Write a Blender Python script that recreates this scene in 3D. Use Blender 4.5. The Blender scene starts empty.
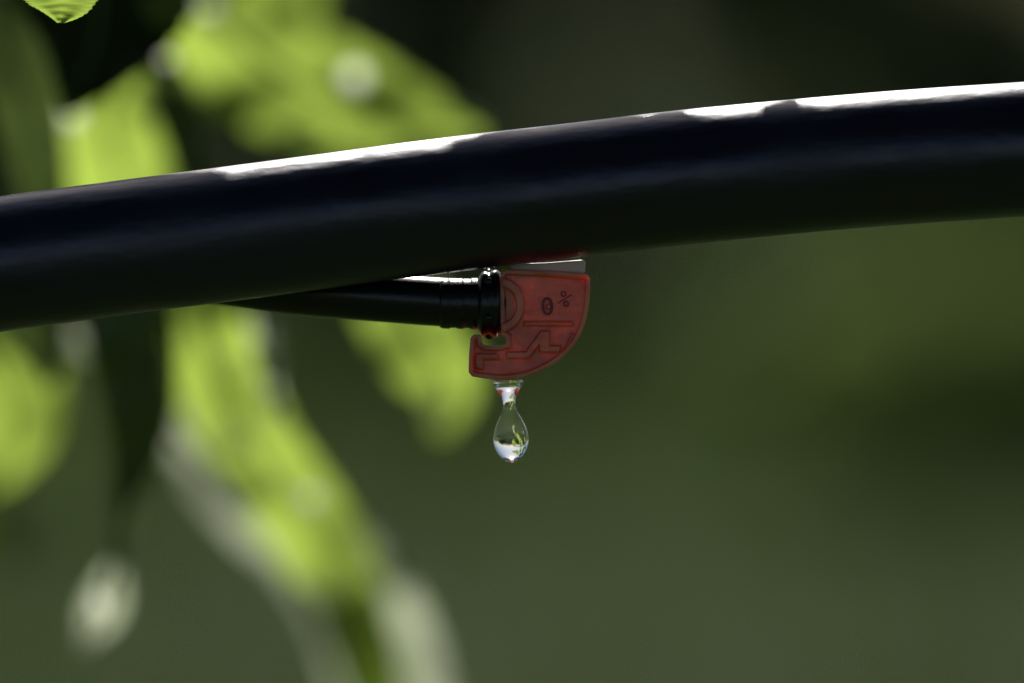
import bpy, bmesh, math, random
from mathutils import Vector, Matrix, noise
random.seed(7)
scene=bpy.context.scene
# ------------------------------------------------------------------ frame
TH=math.radians(4.0)
O=Vector((0,0,0.60))
R=Vector((1,0,0)); F=Vector((0,math.cos(TH),-math.sin(TH))); U=Vector((0,math.sin(TH),math.cos(TH)))
D=0.70; K=0.126/1024
EL=math.radians(37); AZ=math.radians(-2.8)
sd=Vector((math.sin(AZ)*math.cos(EL),math.cos(AZ)*math.cos(EL),math.sin(EL)))
def P(x,y,d=0.0):
    s=K*(1+d/700.0)
    return O+R*((x-512)*s)+U*((341.5-y)*s)+F*(d/1000.0)
# ------------------------------------------------------------------ helpers
def link(ob,parent=None):
    scene.collection.objects.link(ob)
    if parent: ob.parent=parent
    return ob
def mesh_obj(name,verts,faces,mat=None,parent=None,smooth=True):
    me=bpy.data.meshes.new(name); me.from_pydata([tuple(v) for v in verts],[],faces); me.update()
    if smooth:
        for p in me.polygons: p.use_smooth=True
    ob=bpy.data.objects.new(name,me)
    if mat: me.materials.append(mat)
    return link(ob,parent)
def empty(name,loc=(0,0,0)):
    e=bpy.data.objects.new(name,None); e.empty_display_size=0.02
    scene.collection.objects.link(e); return e
def catmull(pts,n):
    out=[]
    m=len(pts)
    for i in range(n):
        t=i/(n-1)*(m-1); k=min(int(t),m-2); f=t-k
        p0=pts[max(k-1,0)];p1=pts[k];p2=pts[k+1];p3=pts[min(k+2,m-1)]
        out.append(tuple(0.5*((2*b)+(-a+c)*f+(2*a-5*b+4*c-d)*f*f+(-a+3*b-3*c+d)*f**3) for a,b,c,d in zip(p0,p1,p2,p3)))
    return out
def chord_spline(pts,step):
    pts=[Vector(p) for p in pts]; m=len(pts); T=[]
    for i in range(m):
        a=pts[max(i-1,0)];c=pts[min(i+1,m-1)];b=pts[i]
        if i in(0,m-1): T.append((c-a).normalized()); continue
        l1=(b-a).length;l2=(c-b).length
        T.append((((b-a)/l1)*l2+((c-b)/l2)*l1)/(l1+l2))
    out=[]
    for i in range(m-1):
        L=(pts[i+1]-pts[i]).length; n=max(4,min(40,int(L/step)))
        for k in range(n):
            t=k/n;t2=t*t;t3=t2*t
            out.append(pts[i]*(2*t3-3*t2+1)+T[i]*L*(t3-2*t2+t)+pts[i+1]*(-2*t3+3*t2)+T[i+1]*L*(t3-t2))
    out.append(pts[-1]); return out
def tube(name,pts,radii,mat,parent=None,seg=48,cap=True,jit=0.0):
    n=len(pts); verts=[];faces=[]
    pts=[Vector(p) for p in pts]
    for i,p in enumerate(pts):
        t=(pts[min(i+1,n-1)]-pts[max(i-1,0)]).normalized()
        a=Vector((0,1,0)); a=(a-t*a.dot(t))
        if a.length<0.1: a=Vector((1,0,0))-t*t.x
        a.normalize(); b=t.cross(a)
        for j in range(seg):
            th=2*math.pi*j/seg
            r=radii[i]
            if jit: r*=1+jit*noise.noise(Vector((p.x*45,math.cos(th)*1.4,math.sin(th)*1.4)))
            verts.append(p+(a*math.cos(th)+b*math.sin(th))*r)
    for i in range(n-1):
        for j in range(seg):
            k=(j+1)%seg
            faces.append((i*seg+j,i*seg+k,(i+1)*seg+k,(i+1)*seg+j))
    if cap:
        faces.append(tuple(range(seg-1,-1,-1))); faces.append(tuple((n-1)*seg+j for j in range(seg)))
    return mesh_obj(name,verts,faces,mat,parent)
# ------------------------------------------------------------------ materials
def newmat(name):
    m=bpy.data.materials.new(name); m.use_nodes=True
    nt=m.node_tree; b=nt.nodes['Principled BSDF']; return m,nt,b
def noise_node(nt,scale,detail=4,coord='Object',mapscale=None):
    tc=nt.nodes.new('ShaderNodeTexCoord'); n=nt.nodes.new('ShaderNodeTexNoise')
    n.inputs['Scale'].default_value=scale; n.inputs['Detail'].default_value=detail
    src=tc.outputs[coord]
    if mapscale:
        mp=nt.nodes.new('ShaderNodeMapping'); mp.inputs['Scale'].default_value=mapscale
        nt.links.new(src,mp.inputs[0]); src=mp.outputs[0]
    nt.links.new(src,n.inputs['Vector']); return n
def ramp(nt,src,stops):
    r=nt.nodes.new('ShaderNodeValToRGB'); e=r.color_ramp.elements
    while len(e)<len(stops): e.new(0.5)
    for el,(p,c) in zip(e,stops):
        el.position=p; el.color=c if len(c)==4 else (*c,1)
    nt.links.new(src,r.inputs[0]); return r
def g(v): return (v,v,v,1)
def bump(nt,b,src,strength,dist):
    bp=nt.nodes.new('ShaderNodeBump'); bp.inputs['Strength'].default_value=strength
    bp.inputs['Distance'].default_value=dist
    nt.links.new(src,bp.inputs['Height']); nt.links.new(bp.outputs[0],b.inputs['Normal']); return bp

m_pipe,nt,b=newmat('black_polyethylene')
n1=noise_node(nt,60,5,mapscale=(0.35,1,1)); c=ramp(nt,n1.outputs[0],[(0.3,(0.004,0.004,0.011)),(0.7,(0.011,0.010,0.026))])
nt.links.new(c.outputs[0],b.inputs['Base Color'])
b.inputs['Specular Tint'].default_value=(0.88,0.84,1.0,1)
n2=noise_node(nt,70,6,mapscale=(1,0.5,0.5)); r=ramp(nt,n2.outputs[0],[(0.35,g(0.26)),(0.65,g(0.42))])
nt.links.new(r.outputs[0],b.inputs['Roughness'])
b.inputs['Specular IOR Level'].default_value=0.8
n3=noise_node(nt,600,7,mapscale=(0.4,1,1)); bump(nt,b,n3.outputs[0],0.35,0.0003)
m_tube,nt,b=newmat('black_micro_tube')
b.inputs['Base Color'].default_value=(0.005,0.005,0.008,1); b.inputs['Roughness'].default_value=0.28
n3=noise_node(nt,1500,4); bump(nt,b,n3.outputs[0],0.15,0.0002)
m_red,nt,b=newmat('red_plastic')
n1=noise_node(nt,300,6); c=ramp(nt,n1.outputs[0],[(0.3,(0.54,0.12,0.075)),(0.7,(0.78,0.25,0.16))])
nt.links.new(c.outputs[0],b.inputs['Base Color'])
b.inputs['Subsurface Weight'].default_value=1.0
b.inputs['Subsurface Radius'].default_value=(1.0,0.40,0.30)
b.inputs['Subsurface Scale'].default_value=0.0044
b.inputs['Roughness'].default_value=0.22
n3=noise_node(nt,1200,6); bump(nt,b,n3.outputs[0],0.5,0.0002)
m_redd,nt,b=newmat('red_plastic_dark')
b.inputs['Base Color'].default_value=(0.15,0.022,0.018,1); b.inputs['Roughness'].default_value=0.35
m_pale,nt,b=newmat('pale_sheen_plastic')
b.inputs['Base Color'].default_value=(0.75,0.66,0.58,1); b.inputs['Roughness'].default_value=0.2  # pale colour stands in for the bright reflection along the emitter top
m_water,nt,b=newmat('water')
b.inputs['Base Color'].default_value=(1,1,1,1); b.inputs['Roughness'].default_value=0.12
b.inputs['IOR'].default_value=1.333; b.inputs['Transmission Weight'].default_value=1.0
def leafmat(name,refl,trans,fac,rough=0.4,sc=60,spec=0.5):
    m,nt,b=newmat(name)
    out=nt.nodes['Material Output']
    n=noise_node(nt,sc,4)
    c=ramp(nt,n.outputs[0],[(0.3,tuple(x*0.7 for x in refl)),(0.7,tuple(x*1.2 for x in refl))])
    nt.links.new(c.outputs[0],b.inputs['Base Color']); b.inputs['Roughness'].default_value=rough
    b.inputs['Specular IOR Level'].default_value=spec
    if fac<=0: return m
    tr=nt.nodes.new('ShaderNodeBsdfTranslucent')
    c2=ramp(nt,n.outputs[0],[(0.3,tuple(x*0.45 for x in trans)),(0.5,trans),(0.72,tuple(min(x*1.4,0.9) for x in trans))])
    nt.links.new(c2.outputs[0],tr.inputs[0])
    mx=nt.nodes.new('ShaderNodeMixShader'); mx.inputs[0].default_value=fac
    nt.links.new(b.outputs[0],mx.inputs[1]); nt.links.new(tr.outputs[0],mx.inputs[2])
    nt.links.new(mx.outputs[0],out.inputs[0])
    return m
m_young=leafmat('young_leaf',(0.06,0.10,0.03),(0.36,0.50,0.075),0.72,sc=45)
m_shade=leafmat('shade_toned_leaf',(0.035,0.055,0.02),(0.10,0.15,0.035),0.35)  # shade among the leaves put into a darker, less translucent colour
m_dark=leafmat('shaded_leaf',(0.015,0.025,0.010),(0.015,0.03,0.006),0.25,spec=0.2)  # deepest leaf shade, painted into a near-black colour
m_silver=leafmat('leaf_underside',(0.12,0.14,0.10),(0.50,0.55,0.38),0.6,0.3)
m_glint=leafmat('glint_white',(0.5,0.5,0.45),(0.88,0.9,0.78),0.88,0.15)  # whitish translucent colour standing in for sun glints
m_stem,nt,b=newmat('leaf_stem')
b.inputs['Base Color'].default_value=(0.06,0.09,0.03,1); b.inputs['Roughness'].default_value=0.5
# ------------------------------------------------------------------ main pipe
pipe=empty('irrigation_pipe')
core=[(-200,291),(-80,276),(0,264),(110,249),(220,235),(310,223),(400,211),(490,200),(585,189),(690,177),(800,166),(910,156.5),(1024,149),(1150,142)]
w=[P(x,y,0) for x,y in core]
left=[Vector((-1.6,0.25,0.01)),Vector((-1.1,0.14,0.10)),Vector((-0.5,0.03,0.49)),Vector((-0.25,0.005,0.576))]
right=[Vector((0.22,0.0,0.637)),Vector((0.6,0.02,0.60)),Vector((1.1,0.12,0.15)),Vector((1.7,0.3,0.01))]
path=chord_spline(left+w+right,0.0012)
tube('pipe_wall',path,[67.2*K]*len(path),m_pipe,pipe,seg=96,jit=0.012)
# ------------------------------------------------------------------ micro tube + barb
feeder=empty('micro_tube')
mp=[(-30,236,13),(60,256,12),(160,272,11),(280,289,9),(360,296,6.5),(440,302,4.2),(486,303.5,3.6)]
mpw=catmull([tuple(P(*p)) for p in mp],90)
tube('tube_wall',mpw,[24.5*K]*len(mpw),m_tube,feeder,seg=40)
prof=[(440,24),(443,25.2),(449,25.4),(451,24.5),(456,24.5),(458,25.4),(463,25.5),(465,24.6),(469,24.6),(471,25.8),(476,26),(478,25.5),(479,28),(482,32),(485,33),(488,32),(490,32),(491,33.5),(496,34.5),(499,33),(500.5,30),(506,29)]
pp=[P(x,303.5+0.01*(x-440),3.8) for x,r in prof]
tube('barb_connector',pp,[r*K for x,r in prof],m_tube,feeder,seg=56)
for a in (0.3,1.3,2.4,3.6,4.7,5.6):
    c0=P(489,303.8,3.8); rr=32*K
    cc=c0+F*(math.cos(a)*rr)+U*(math.sin(a)*rr)
    bm=bmesh.new(); bmesh.ops.create_icosphere(bm,subdivisions=2,radius=4.5*K); me=bpy.data.meshes.new('collar_nub'); bm.to_mesh(me); bm.free()
    me.materials.append(m_tube)
    for p in me.polygons:p.use_smooth=True
    o=bpy.data.objects.new('collar_nub',me); o.location=cc; link(o,feeder)
# ------------------------------------------------------------------ emitter
em=empty('drip_emitter')
redbm=bmesh.new()
def into_red(bm):
    bmesh.ops.recalc_face_normals(bm,faces=bm.faces)
    me=bpy.data.meshes.new('tmp'); bm.to_mesh(me); bm.free(); redbm.from_mesh(me); bpy.data.meshes.remove(me)
def finish(bm,name,mat,parent,bev,seg=3):
    bmesh.ops.recalc_face_normals(bm,faces=bm.faces)
    me=bpy.data.meshes.new(name); bm.to_mesh(me); bm.free(); me.materials.append(mat)
    o=bpy.data.objects.new(name,me); link(o,parent)
    md=o.modifiers.new('bev','BEVEL'); md.width=bev*K; md.segments=seg; md.limit_method='ANGLE'; md.angle_limit=math.radians(35)
    return o
def solid(out,d0,d1):
    bm=bmesh.new()
    vs=[bm.verts.new(P(x,y,0)+F*(d0/1000)) for x,y in out]
    f=bm.faces.new(vs)
    r=bmesh.ops.extrude_face_region(bm,geom=[f])
    for v in r['geom']:
        if isinstance(v,bmesh.types.BMVert): v.co+=F*((d1-d0)/1000)
    return bm
def extrude_outline(name,out,d0,d1,mat,parent,bev=2.0,seg=3):
    return finish(solid(out,d0,d1),name,mat,parent,bev,seg)
def offset_poly(out,wd_):
    n=len(out); area=sum(out[i][0]*out[(i+1)%n][1]-out[(i+1)%n][0]*out[i][1] for i in range(n))
    sg=1 if area>0 else -1; inn=[]
    for i in range(n):
        a=Vector(out[i-1]);b_=Vector(out[i]);c_=Vector(out[(i+1)%n])
        e1=(b_-a).normalized();e2=(c_-b_).normalized()
        n1=Vector((-e1.y,e1.x))*sg;n2=Vector((-e2.y,e2.x))*sg
        m=(n1+n2); m.normalize(); k=1/max(0.5,m.dot(n1)); inn.append(tuple(b_+m*wd_*k))
    return inn
def rim_bm(out,wd_,d0,d1):
    n=len(out); inn=offset_poly(out,wd_)
    bm=bmesh.new()
    L=[[bm.verts.new(P(x,y,0)+F*(d/1000)) for x,y in o] for o,d in ((out,d0),(inn,d0),(inn,d1),(out,d1))]
    for i in range(n):
        k=(i+1)%n
        for q in range(4):
            A=L[q];B=L[(q+1)%4]
            bm.faces.new((A[i],A[k],B[k],B[i]))
    return bm
def arc(cx,cy,rx,ry,a0,a1,n):
    return [(cx+rx*math.cos(math.radians(a0+(a1-a0)*i/(n-1))),cy+ry*math.sin(math.radians(a0+(a1-a0)*i/(n-1)))) for i in range(n)]
outline=[(500,274),(504,269.5),(545,271),(580,274)]+arc(584,280,6,6,-80,0,5)
outline+=catmull([(590.5,288),(589,305),(585,324),(576,343),(562,358),(545,369),(528,376),(514,379)],22)
outline+=[(498,380),(484,378.5),(472,376.5)]+[(468.5,372),(469,355),(470.5,338),(474,334.5),(481,335),(482,343),(486,345.5),(500,345.5),(506,344),(506,338),(501,335),(500,304)]
def ring_piece(cx,cy,r0,r1,a0,a1,n=28):
    return arc(cx,cy,r1,r1*1.12,a0,a1,n)+arc(cx,cy,r0,r0*1.12,a1,a0,n)
into_red(solid(offset_poly(outline,0.6),0.8,4.3))
into_red(rim_bm(outline,4.6,0.1,1.5))
into_red(solid(ring_piece(500,305,17,24,-84,84),-0.4,1.4))
into_red(solid(arc(501,305,15.5,18.5,-86,86,24),0.35,1.4))
into_red(solid([(476,354),(497,354),(498,359),(483,359),(483,369),(476,368)],0.25,1.4))
into_red(solid([(507,352),(526,352),(541,331),(549,331),(549,346),(561,346),(559,352),(540,352),(540,343),(529,358),(507,358)],0.2,1.4))
into_red(solid(ring_piece(532,320,41,45,18,78),0.5,1.4))
into_red(solid([(524,322),(573,322),(572,325.5),(524,325.5)],0.55,1.4))
me=bpy.data.meshes.new('emitter_body'); redbm.to_mesh(me); redbm.free(); me.materials.append(m_red)
ob=bpy.data.objects.new('emitter_body',me); link(ob,em)
rm=ob.modifiers.new('remesh','REMESH'); rm.mode='VOXEL'; rm.voxel_size=0.00010; rm.use_smooth_shade=True
sm=ob.modifiers.new('smooth','SMOOTH'); sm.factor=0.5; sm.iterations=2
def figure(body,px,py,size,rot,mat,d,bold=0.0):
    cu=bpy.data.curves.new('moulded_figure','FONT'); cu.body=body; cu.size=size*K; cu.extrude=0.00018
    cu.align_x='CENTER'; cu.offset=bold*K
    ob=bpy.data.objects.new('moulded_figure',cu); link(ob)
    dg=bpy.context.evaluated_depsgraph_get(); me=bpy.data.meshes.new_from_object(ob.evaluated_get(dg))
    bpy.data.objects.remove(ob)
    me.materials.clear(); me.materials.append(mat)
    o=bpy.data.objects.new('moulded_figure',me)
    B=Matrix((R,U,-F)).transposed().to_4x4()
    o.matrix_world=Matrix.Translation(P(px,py,0)+F*(d/1000))@B@Matrix.Rotation(math.radians(rot),4,'Z')
    link(o,em)
figure('0',548,315,26,4,m_redd,0.70,0.2)
figure('%',562,305,20,-25,m_redd,0.70)
figure('o',548.5,309.5,13,0,m_redd,0.68)
extrude_outline('lid',[(507,264.5),(525,263),(545,262.5),(570,260.5),(583,259.5),(586,262),(585,273),(548,270.5),(507,269.0)],3.0,5.4,m_pale,em,bev=1.5)
extrude_outline('top_tab',[(501,266),(511,266),(512,276),(501,277)],1.6,3.0,m_young,em,bev=1.0)
# ------------------------------------------------------------------ drop
prof=[(379,13),(381,15.6),(384,14.4),(388,11.6),(393,8.9),(398,7.0),(403,6.2),(408,7.0),(413,9.2),(419,12.4),(425,15.1),(431,17.0),(437,17.9),(443,17.3),(449,15.3),(454,12),(458,7.8),(460.3,4),(461.2,0.8)]
prof=catmull(prof,70)
pp=[];rr=[]
for y,r_ in prof:
    pp.append(P(508+3.0*min(1,(y-380)/55.0),y+1.3,2.4)); rr.append(max(r_,0.05)*K)
drop=tube('water_drop',pp,rr,m_water,None,seg=64)
# ------------------------------------------------------------------ leaves
plant=empty('leafy_plant')
def leaf(pts,wid,mat,cup=0.3,ripple=1.5,nl=44,nw=14,seed=0,vein=True,wave=0.35):
    c=catmull([tuple(list(p)+[w_]) for p,w_ in zip(pts,wid)],nl)
    verts=[];faces=[]
    for i,(x,y,d,w_) in enumerate(c):
        x0,y0=c[max(i-1,0)][:2]; x1,y1=c[min(i+1,nl-1)][:2]
        tx,ty=x1-x0,y1-y0; L=math.hypot(tx,ty) or 1; nx,ny=-ty/L,tx/L
        ser=1+0.035*math.sin(i*2.2+seed)
        w_=max(w_,0.5)*ser
        for j in range(nw+1):
            t=2*j/nw-1
            off=cup*abs(t)*w_*K*1000
            off+=ripple*noise.noise(Vector((x*0.02,y*0.02,t+seed)))*2*abs(t)
            off+=wave*math.sin(i*0.9-abs(t)*4)*(1-abs(t))
            verts.append(P(x+nx*t*w_,y+ny*t*w_,d+off))
    for i in range(nl-1):
        for j in range(nw):
            a=i*(nw+1)+j; faces.append((a,a+1,a+nw+2,a+nw+1))
    o=mesh_obj('leaf',verts,faces,mat,plant)
    if vein:
        tp=[P(x,y,d-0.4) for x,y,d,w_ in c[:-3]]
        tube('midrib',tp,[(1.0-0.7*i/len(tp))*0.0009 for i in range(len(tp))],m_stem,plant,seg=8)
    return o
leaf([(165,-40,150),(228,30,150),(295,80,155),(385,112,160),(482,134,165)],[40,72,64,46,10],m_young,0.25,8,seed=1)
leaf([(280,-60,190),(285,-5,185),(300,60,180)],[38,40,10],m_young,0.2,3,seed=11)
leaf([(135,60,140),(108,110,140),(118,170,150),(140,260,160)],[12,46,58,30],m_young,0.3,4,seed=2)
leaf([(150,40,125),(170,90,125),(185,140,130),(200,220,130)],[10,24,22,10],m_shade,0.3,3,seed=3)
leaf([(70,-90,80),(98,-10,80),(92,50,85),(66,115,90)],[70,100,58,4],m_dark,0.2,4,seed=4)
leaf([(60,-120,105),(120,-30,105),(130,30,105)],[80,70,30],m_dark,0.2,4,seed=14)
leaf([(-40,-60,110),(5,40,110),(30,120,115),(50,230,120)],[40,46,34,22],m_shade,0.3,4,seed=5)
leaf([(52,-60,6),(60,-20,5),(62,6,4),(60,23,3)],[30,44,31,3],m_young,0.25,1.2,seed=6,vein=False,wave=0.06,nl=60)
leaf([(-60,300,140),(-5,370,140),(12,430,145),(-10,495,150)],[30,62,46,4],m_young,0.3,5,seed=7)
leaf([(20,290,120),(40,340,120),(48,385,120)],[30,30,6],m_shade,0.3,3,seed=8)
leaf([(120,280,110),(135,360,112),(140,425,115),(128,490,118),(118,560,120)],[52,44,34,15,7],m_shade,0.5,4,seed=9)
leaf([(119,556,122),(108,595,124),(96,622,126),(84,648,128)],[5,19,18,3],m_silver,0.3,2,seed=10)
leaf([(195,280,140),(212,360,140),(255,450,150),(308,525,160),(350,605,175),(385,720,185)],[42,46,44,42,36,30],m_young,0.35,7,seed=12)
leaf([(150,400,185),(225,480,185),(325,560,185),(375,640,185),(405,740,190)],[10,34,48,56,52],m_silver,0.2,4,seed=13)
leaf([(258,300,120),(266,350,120),(274,420,125)],[8,13,4],m_silver,0.3,2,seed=15)
leaf([(390,290,150),(425,345,150),(447,390,150),(440,436,150)],[42,46,32,5],m_young,0.35,4,seed=16)
leaf([(60,310,150),(100,340,150),(150,400,155)],[20,22,4],m_silver,0.3,3,seed=17)
br=catmull([tuple(P(x,y,d)) for x,y,d in [(-420,4000,250),(-330,1800,200),(-200,800,160),(-120,300,150),(-60,-60,130),(60,-260,130),(230,-420,150)]],80)
tube('branch',br,[0.006-0.004*i/80 for i in range(80)],m_stem,plant,seg=16)
br=catmull([tuple(P(x,y,d)) for x,y,d in [(-120,300,150),(20,250,150),(160,262,142),(300,262,150),(400,275,152)]],40)
tube('branch',br,[0.0022-0.0013*i/40 for i in range(40)],m_stem,plant,seg=12)
br=catmull([tuple(P(x,y,d)) for x,y,d in [(60,-260,130),(120,-120,140),(170,-40,150)]],20)
tube('branch',br,[0.0015]*20,m_stem,plant,seg=12)
# unseen leaves added on the sun line to shade stretches of pipe highlight
hi=-sd.cross(R).normalized()
def shade_leaf(xa,ya,xb,yb,wmm,dist,seed,e0=0.6):
    A=P(xa,ya,0)+sd*dist; B=P(xb,yb,0)+sd*(dist+0.015); n=60; nw=10; vs=[];fs=[]
    for i in range(n+1):
        t=i/n; c=A.lerp(B,t); s_=math.sin(math.pi*t)
        wv=wmm/1000*(0.06+0.94*s_**0.5)
        e=(e0-0.3+1.9*(1-s_**0.45)+0.9*noise.noise(Vector((t*7,seed,0)))+0.5*noise.noise(Vector((t*23,seed,4))))/1000
        for j in range(nw+1):
            q=2*j/nw-1
            vs.append(c+hi*(e+(q+1)*wv)+sd*(abs(q)*wv*0.35+0.001*noise.noise(Vector((t*8,q,seed)))))
    for i in range(n):
        for j in range(nw):
            a=i*(nw+1)+j; fs.append((a,a+1,a+nw+2,a+nw+1))
    mesh_obj('leaf',vs,fs,m_shade,plant)
    return A
a1=shade_leaf(-170,222,232,170,5,0.20,3.1,0.3)
a2=shade_leaf(445,143,705,111,5,0.22,5.7,0.45)
a3=shade_leaf(755,105,815,98,3,0.18,9.2,0.9)
tip=P(230,-420,150)
for a_ in (a1,a2,a3):  # twigs out to the added shade leaves
    q=catmull([tuple(tip),tuple(tip.lerp(a_,0.5)+Vector((0,0.01,0.02))),tuple(a_)],24)
    tube('branch',q,[0.0018-0.0012*i/24 for i in range(24)],m_stem,plant,seg=10)
for k in range(26):
    bx=random.uniform(-520,-150); by=random.uniform(-500,1500); d=random.uniform(60,330); a=random.uniform(0,6.28)
    L=random.uniform(150,260)
    leaf([(bx,by,d),(bx+math.cos(a)*L*.33,by+math.sin(a)*L*.33,d+10),(bx+math.cos(a)*L*.7,by+math.sin(a)*L*.7+15,d+20),(bx+math.cos(a)*L,by+math.sin(a)*L+40,d+10)],[8,50,42,3],random.choice([m_young,m_shade,m_shade]),0.3,4,seed=20+k,nl=24,nw=8)
def glint_shell(px,py,d,r,sx=1,sz=1):  # open pale shell, a painted sun glint that blurs to a disc
    rad=r*K*(1+d/700); vs=[];fs=[]; nr=8; ns=24
    c=P(px,py,d)
    for i in range(nr+1):
        ph=i/nr*math.pi/2
        for j in range(ns):
            th=2*math.pi*j/ns
            vs.append(c+R*(math.sin(ph)*math.cos(th)*rad*sx)+U*(math.sin(ph)*math.sin(th)*rad*sz)+F*(math.cos(ph)*rad*0.5))
    for i in range(nr):
        for j in range(ns):
            k=(j+1)%ns; fs.append((i*ns+j,i*ns+k,(i+1)*ns+k,(i+1)*ns+j))
    mesh_obj('leaf_glint',vs,fs,m_glint,plant)
for a in [(355,78,143,12),(208,14,141,11),(434,410,143,10),(234,440,136,12,1,1.3),(100,606,115,9,0.8,1.6),(266,345,112,8,0.8,1.8),(72,118,132,9),(310,500,140,9),(275,480,140,7),(420,160,150,9),(230,360,134,7),(330,590,150,8),(168,60,120,6)]:
    glint_shell(*a)
# ------------------------------------------------------------------ surroundings
m_ground,nt,b=newmat('meadow_ground')
n=noise_node(nt,0.9,6); c=ramp(nt,n.outputs[0],[(0.3,(0.026,0.042,0.010)),(0.55,(0.038,0.062,0.015)),(0.75,(0.050,0.063,0.020))])
nt.links.new(c.outputs[0],b.inputs['Base Color']); b.inputs['Roughness'].default_value=0.95; b.inputs['Specular IOR Level'].default_value=0.1
n3=noise_node(nt,40,5); bump(nt,b,n3.outputs[0],0.5,0.02)
gv=[];gf=[];N=60
xs=[math.copysign(abs(t)**3*600,t) for t in [2*i/N-1 for i in range(N+1)]]
for yv in xs:
    for xv in xs: gv.append((xv,yv+3,0.03*noise.noise(Vector((xv,yv,0)))))
for i in range(N):
    for j in range(N):
        a=i*(N+1)+j; gf.append((a,a+1,a+N+2,a+N+1))
mesh_obj('ground',gv,gf,m_ground)
m_grass=leafmat('grass_blade',(0.037,0.067,0.014),(0.055,0.095,0.016),0.4,0.8,3,spec=0.08)
gv=[];gf=[]
for k in range(12000):
    x=random.uniform(-2.0,2.0);y=random.uniform(2.5,8.5);h=random.uniform(0.04,0.13);a=random.uniform(0,6.28);wd=0.006
    dx,dy=math.cos(a)*wd,math.sin(a)*wd; lx,ly=random.gauss(0,0.03),random.gauss(0,0.03); i=len(gv)
    gv+=[(x-dx,y-dy,-0.02),(x+dx,y+dy,-0.02),(x+lx,y+ly,h)]; gf.append((i,i+1,i+2))
mesh_obj('grass',gv,gf,m_grass,smooth=False)
def foliage(name,clumps,per,s0,s1,mat,parent):
    gv=[];gf=[]
    for c_,r_ in clumps:
        for k in range(per):
            v=Vector((random.gauss(0,1),random.gauss(0,1),random.gauss(0,1))).normalized()*r_*random.uniform(0.4,1.05)
            c=c_+v
            if c.z<0.02: continue
            s=random.uniform(s0,s1)
            a=Vector((random.gauss(0,1),random.gauss(0,1),random.gauss(0,1))).normalized(); b_=a.orthogonal().normalized(); q=a.cross(b_)
            b_=b_*s; q=q*s*0.5; i=len(gv)
            gv.extend([tuple(c-b_),tuple(c+q),tuple(c+b_),tuple(c-q)]); gf.append((i,i+1,i+2,i+3))
    return mesh_obj(name,gv,gf,mat,parent,smooth=False)
m_block=leafmat('block_tree_leaf',(0.028,0.046,0.018),None,0,0.8,2,spec=0.1)
m_hedge=leafmat('hedge_leaf',(0.06,0.085,0.042),(0.16,0.21,0.09),0.5,0.8,2,spec=0.1)
m_shrub=leafmat('shrub_leaf',(0.05,0.085,0.022),(0.22,0.32,0.085),0.6,0.7,6,spec=0.1)
m_bark,nt,b=newmat('bark'); b.inputs['Base Color'].default_value=(0.03,0.024,0.018,1); b.inputs['Roughness'].default_value=0.9
hedge=empty('hedge')
hc=[(Vector((random.uniform(-4,4),9.2+random.uniform(-0.3,0.3),random.uniform(0.05,0.95))),random.uniform(0.2,0.32)) for k in range(170)]
foliage('hedge_foliage',hc,130,0.04,0.08,m_hedge,hedge)
for k in range(14):
    x=-4+k*0.6; tube('hedge_stem',[(x,9.3,-0.05),(x+0.05,9.3,0.3),(x-0.05,9.3,0.6),(x+0.1,9.3,0.9)],[0.02,0.015,0.01,0.006],m_bark,hedge,seg=10)
for (x,y,h,n_) in [(0.45,6.2,0.22,18),(0.72,6.3,0.24,14),(-0.75,6.6,0.14,7)]:
    shrub=empty('shrub')
    foliage('shrub_foliage',[(Vector((x+random.gauss(0,0.17),y+random.gauss(0,0.1),random.uniform(0.04,h))),random.uniform(0.08,0.13)) for k in range(n_)],60,0.02,0.04,m_shrub,shrub)
    for k in range(5): tube('twig',[(x,y,-0.02),(x+random.gauss(0,0.06),y,0.1),(x+random.gauss(0,0.14),y,h)],[0.006,0.004,0.002],m_bark,shrub,seg=8)
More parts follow.
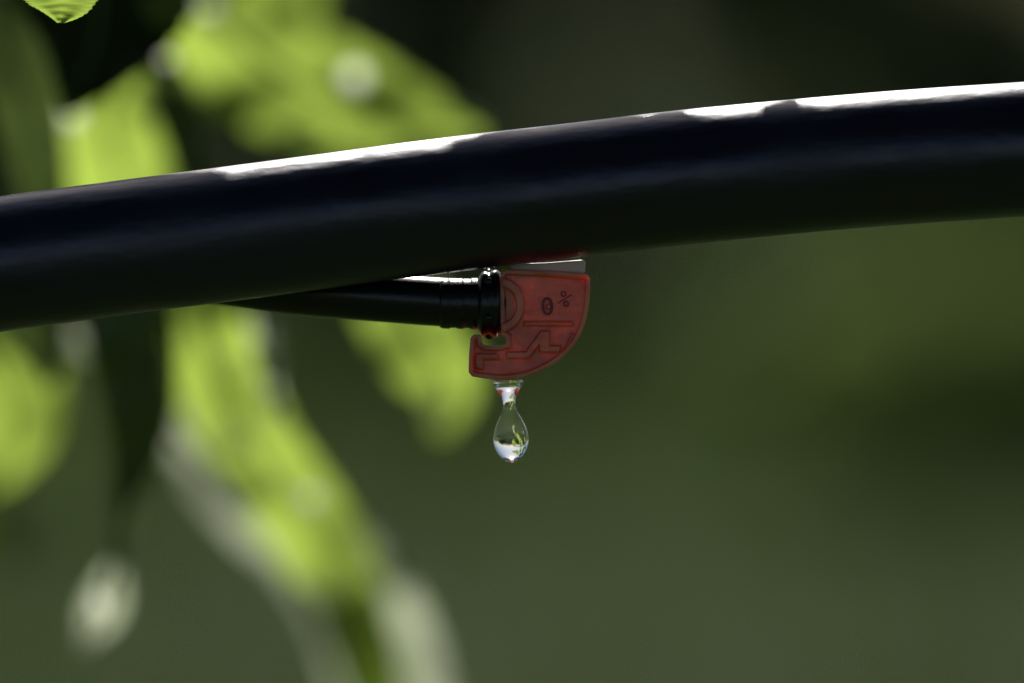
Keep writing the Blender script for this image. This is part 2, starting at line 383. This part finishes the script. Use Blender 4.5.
block_tree=empty('sky_block_tree')  # unseen tree added to darken the sky reflected in the pipe
cl=[]
for k in range(150):
    x=random.uniform(-4.5,4.5); y=random.uniform(-7,0.7)
    z=max(3.9+0.22*(y+4),3.8)+random.uniform(0,1.3)
    cl.append((Vector((x,y,z)),random.uniform(0.5,0.8)))
foliage('block_crown',cl,110,0.12,0.2,m_block,block_tree)
tube('block_trunk',[(1.6,-4.2,-0.1),(1.55,-4.2,0.8),(1.4,-4.1,1.8),(1.2,-4.0,2.8),(1.0,-3.9,4.0)],[0.2,0.16,0.14,0.11,0.04],m_bark,block_tree,seg=16)
for ex in [(-3,-5,4.2),(-1,-2,4.3),(3.8,-5.5,4.2),(3,-2,4.4),(0,-6,4.2)]:
    tube('block_limb',[(1.45,-4.1,1.8),((1.45+ex[0])/2,(-4.1+ex[1])/2,3.2),ex],[0.09,0.06,0.02],m_bark,block_tree,seg=10)
# ------------------------------------------------------------------ light
wd=bpy.data.worlds.new('World'); scene.world=wd; wd.use_nodes=True
nt=wd.node_tree; bg=nt.nodes['Background']; sky=nt.nodes.new('ShaderNodeTexSky'); sky.sky_type='NISHITA'
sky.sun_disc=False; sky.sun_elevation=EL; sky.sun_rotation=AZ
nt.links.new(sky.outputs[0],bg.inputs[0]); bg.inputs[1].default_value=0.065
sl=bpy.data.lights.new('sun','SUN'); sl.energy=5.0; sl.angle=math.radians(0.5); sl.color=(1,0.96,0.88)
so=bpy.data.objects.new('sun',sl); so.rotation_euler=sd.to_track_quat('Z','Y').to_euler(); so.location=(1,3,4); link(so)
# ------------------------------------------------------------------ camera
cam=bpy.data.cameras.new('camera'); co=bpy.data.objects.new('camera',cam); link(co)
co.location=O-F*D
co.rotation_euler=F.to_track_quat('-Z','Y').to_euler()
cam.lens=200; cam.sensor_width=36; cam.clip_start=0.01; cam.clip_end=2000
cam.dof.use_dof=True; cam.dof.focus_distance=D+0.0010; cam.dof.aperture_fstop=6.0
scene.camera=co
scene.view_settings.view_transform='Standard'; scene.view_settings.look='None'; scene.view_settings.exposure=0
